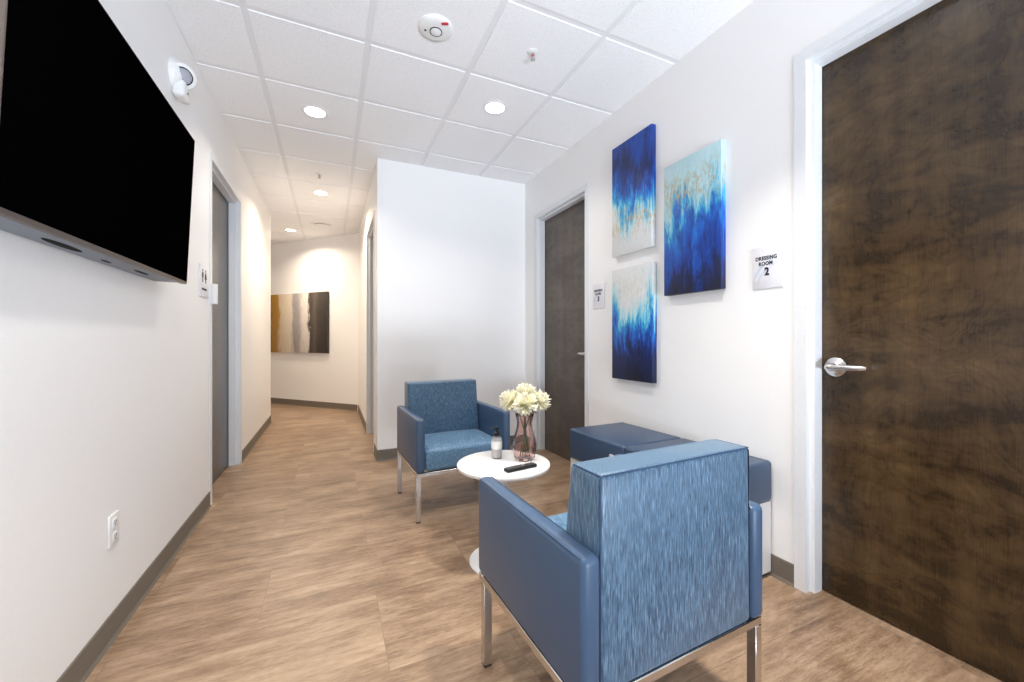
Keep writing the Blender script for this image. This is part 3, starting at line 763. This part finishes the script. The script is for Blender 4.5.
def flower(name_label, head, tilt_dir, stem_foot, size, seed):
    rnd = random.Random(seed)
    t = thing('chrysanthemum', name_label, 'flower', (VX, VY, TZ), group='cream flowers in the pink vase')
    hd = Vector(head); foot = Vector(stem_foot)
    mid = Vector((hd.x * 0.10, hd.y * 0.10, 0.23))
    ax = Vector((tilt_dir[0], tilt_dir[1], 1.0)).normalized()
    # head of layered petals
    Q = Vector((0, 0, 1)).rotation_difference(ax).to_matrix()
    b = MB(); bm = b.bm
    layers = [(20, 0.1, 0.046, 0.004), (20, 0.38, 0.047, 0.004), (18, 0.68, 0.047, 0.004), (14, 0.98, 0.046, 0.004), (9, 1.25, 0.045, 0.004), (4, 1.5, 0.045, 0.004)]
    # elevation of petals grows towards the middle
    for li, (n, el, ln, zo) in enumerate(layers + [(18, -0.25, 0.044, 0.002), (14, -0.55, 0.038, 0.0)]):
        for k in range(n):
            a = 2 * PI * (k + 0.5 * (li % 2)) / n + rnd.uniform(-0.1, 0.1); e = el + rnd.uniform(-0.15, 0.15)
            ll = ln * size * rnd.uniform(0.85, 1.1); wd = 0.0125 * size * rnd.uniform(0.8, 1.2)
            d = Vector((math.cos(a), math.sin(a), 0)); sd = Vector((-math.sin(a), math.cos(a), 0))
            rows = []
            for u, ww in ((0.08, 0.35), (0.45, 1.0), (0.8, 0.95), (1.0, 0.35)):
                ee = e + 0.22 * (u - 0.5)        # curl up/inwards
                c = d * (ll * u * math.cos(ee)) + Vector((0, 0, zo * size + ll * u * math.sin(ee)))
                up = (-d * math.sin(ee) + Vector((0, 0, math.cos(ee)))) * (wd * 0.35 * ww)
                rows.append([bm.verts.new(hd + Q @ p) for p in (c - sd * wd * ww * 0.5 + up, c, c + sd * wd * ww * 0.5 + up)])
            for r0, r1 in zip(rows, rows[1:]):
                for q in (0, 1): bm.faces.new((r0[q], r0[q + 1], r1[q + 1], r1[q]))
    b.build('bloom', M['petal'], t)
    b = MB(); b.lathe([(0, -0.012), (0.008, -0.010), (0.013, -0.002), (0.012, 0.010), (0.006, 0.016), (0, 0.017)], 14, Matrix.Translation(hd) @ Q.to_4x4()); b.build('calyx', M['petal_core'], t)
    b = MB(); pts = []
    for i in range(9):
        u = i / 8; p = (1 - u) ** 2 * foot + 2 * u * (1 - u) * mid + u * u * (hd - ax * 0.008); pts.append(p)
    b.tube(pts, 0.0026, 7); b.build('stem', M['stem'], t)
    # leaves near the neck
    for k in range(2):
        a = math.atan2(hd.y, hd.x) + (0.9 if k else -0.7) + rnd.uniform(-0.3, 0.3); p0 = pts[7 if k else 6]
        d = Vector((math.cos(a), math.sin(a), 0.15 if pts[6].z > 0.2 else 0.6)).normalized(); sd = d.cross(Vector((0, 0, 1))).normalized()
        b = MB(); bm = b.bm; rows = []
        for u, ww in ((0, 0.1), (0.3, 0.8), (0.6, 1.0), (0.85, 0.55), (1, 0.05)):
            c = p0 + d * (0.032 * u) + Vector((0, 0, -0.012 * u * u)); w_ = 0.009 * ww
            rows.append([bm.verts.new(q) for q in (c - sd * w_ + Vector((0, 0, 0.002)), c, c + sd * w_ + Vector((0, 0, 0.002)))])
        for r0, r1 in zip(rows, rows[1:]):
            for q in (0, 1): bm.faces.new((r0[q], r0[q + 1], r1[q + 1], r1[q]))
        b.build('leaf', M['leaf'], t)
    return t
cs, sn = math.cos(0.4247), math.sin(0.4247)
def cam_off(r, f, z): return (r * cs + f * sn, -r * sn + f * cs, z)    # right / away offsets as seen from the doorway side
flower('cream flower standing tallest in the pink vase', cam_off(0.004, 0.0, 0.340), cam_off(0.1, -0.25, 0)[:2], (0.02, 0.01, 0.020), 1.38, 1)
flower('leftmost cream flower of the bunch in the pink vase', cam_off(-0.070, 0.0, 0.305), cam_off(-0.8, -0.2, 0)[:2], (0.022, -0.015, 0.020), 1.38, 2)
flower('rightmost cream flower of the bunch in the pink vase', cam_off(0.072, 0.0, 0.303), cam_off(0.8, -0.1, 0)[:2], (-0.022, 0.010, 0.020), 1.38, 3)
flower('cream flower at the front of the bunch, facing the near armchair', cam_off(0.002, -0.074, 0.300), cam_off(0.0, -0.8, 0)[:2], (0.0, 0.024, 0.020), 1.38, 4)
flower('cream flower at the back of the bunch, towards the far armchair', cam_off(0.0, 0.074, 0.305), cam_off(0.0, 0.8, 0)[:2], (-0.008, -0.024, 0.020), 1.38, 5)

# pump bottle
t = thing('pump_bottle', 'clear pump bottle with a black pump beside the vase', 'bottle', (0.818, 2.010, TZ), (0, 0, 0.3))
b = MB(); b.lathe([(0, 0), (0.026, 0), (0.029, 0.003), (0.029, 0.095), (0.026, 0.108), (0.016, 0.118), (0.013, 0.121), (0.013, 0.128), (0, 0.128)], 36); b.build('body', M['bottle_glass'], t)
b = MB(); b.lathe([(0, 0.004), (0.0265, 0.004), (0.0265, 0.094), (0.020, 0.108), (0, 0.11)], 32); b.build('soap', M['gel'], t)
b = MB(); b.lathe([(0.0293, 0.052), (0.0299, 0.052), (0.0299, 0.094), (0.0293, 0.094)], 36); b.build('label', M['label_white'], t)
b = MB(); b.lathe([(0, 0.118), (0.015, 0.118), (0.0155, 0.121), (0.0155, 0.136), (0.010, 0.141), (0.006, 0.143), (0.006, 0.157), (0, 0.157)], 24); pp = b.build('pump', M['black_plastic'], t)
b = MB(); b.box(-0.009, 0.009, -0.009, 0.009, 0.156, 0.167, 0.003, 2)
b.tube([(0, 0, 0.162), (-0.025, 0.008, 0.163), (-0.036, 0.012, 0.160)], [0.0055, 0.0045, 0.0035], 10); b.build('nozzle', M['black_plastic'], pp)

# remote control
t = thing('remote_control', 'black remote control lying on the round white table', 'remote control', (0.853, 1.783, TZ), (0, 0, math.radians(9)))
b = MB(); b.box(-0.088, 0.088, -0.021, 0.021, 0.0005, 0.017, 0.006, 3); b.build('body', M['black_plastic'], t)
b = MB(); b.lathe([(0.009, 0.0165), (0.0145, 0.0165), (0.0145, 0.0192), (0.009, 0.0192)], 24, Matrix.Translation((0.012, 0, 0))); b.build('control_ring', M['button'], t)
b = MB(); b.lathe([(0, 0.0165), (0.007, 0.0165), (0.0065, 0.0195), (0, 0.0197)], 18, Matrix.Translation((0.012, 0, 0))); b.build('button', M['grey_plastic'], t)
for i in range(5):
    for j in range(3):
        cx, cy = -0.074 + i * 0.0145, (j - 1) * 0.0115
        b = MB(); b.box(cx - 0.0048, cx + 0.0048, cy - 0.0036, cy + 0.0036, 0.0165, 0.0187, 0.001, 1); b.build('button', M['button'], t)
for i in range(3):
    for j in range(3):
        cx, cy = 0.040 + i * 0.0155, (j - 1) * 0.0115
        b = MB(); b.box(cx - 0.0048, cx + 0.0048, cy - 0.0036, cy + 0.0036, 0.0165, 0.0187, 0.001, 1); b.build('button', M['button'], t)

# ------------------------------------------------------------------ daylight, world, camera
wd = bpy.data.worlds.new('World'); SC.world = wd; wd.use_nodes = True
bg = wd.node_tree.nodes['Background']; bg.inputs['Color'].default_value = (0.62, 0.78, 1.0, 1); bg.inputs['Strength'].default_value = 1.0
l = bpy.data.lights.new('window_daylight', 'AREA'); l.shape = 'RECTANGLE'; l.size = WX1 - WX0; l.size_y = 1.2; l.energy = 620; l.color = (0.79, 0.88, 1.0)
o = bpy.data.objects.new('window_daylight', l); COL.objects.link(o); o.location = ((WX0 + WX1) / 2, YB - 0.65, 0.3); o.rotation_euler = (PI / 2 + math.radians(80), 0, 0)

cam = bpy.data.cameras.new('camera'); co = bpy.data.objects.new('camera', cam); COL.objects.link(co)
cam.sensor_width = 36; cam.lens = 400 / 1024 * 36; cam.shift_y = -1 / 1024; cam.clip_start = 0.02
co.location = (0, 0, 1.145); co.rotation_euler = (PI / 2, 0, -0.4247)
SC.camera = co
SC.view_settings.view_transform = 'Standard'; SC.view_settings.look = 'None'; SC.view_settings.gamma = 1.0
SC.view_settings.exposure = 0.09; SC.view_settings.use_curve_mapping = False
SC.cycles.use_denoising = True
SC.cycles.max_bounces = 12; SC.cycles.diffuse_bounces = 10; SC.cycles.transmission_bounces = 12; SC.cycles.transparent_max_bounces = 12
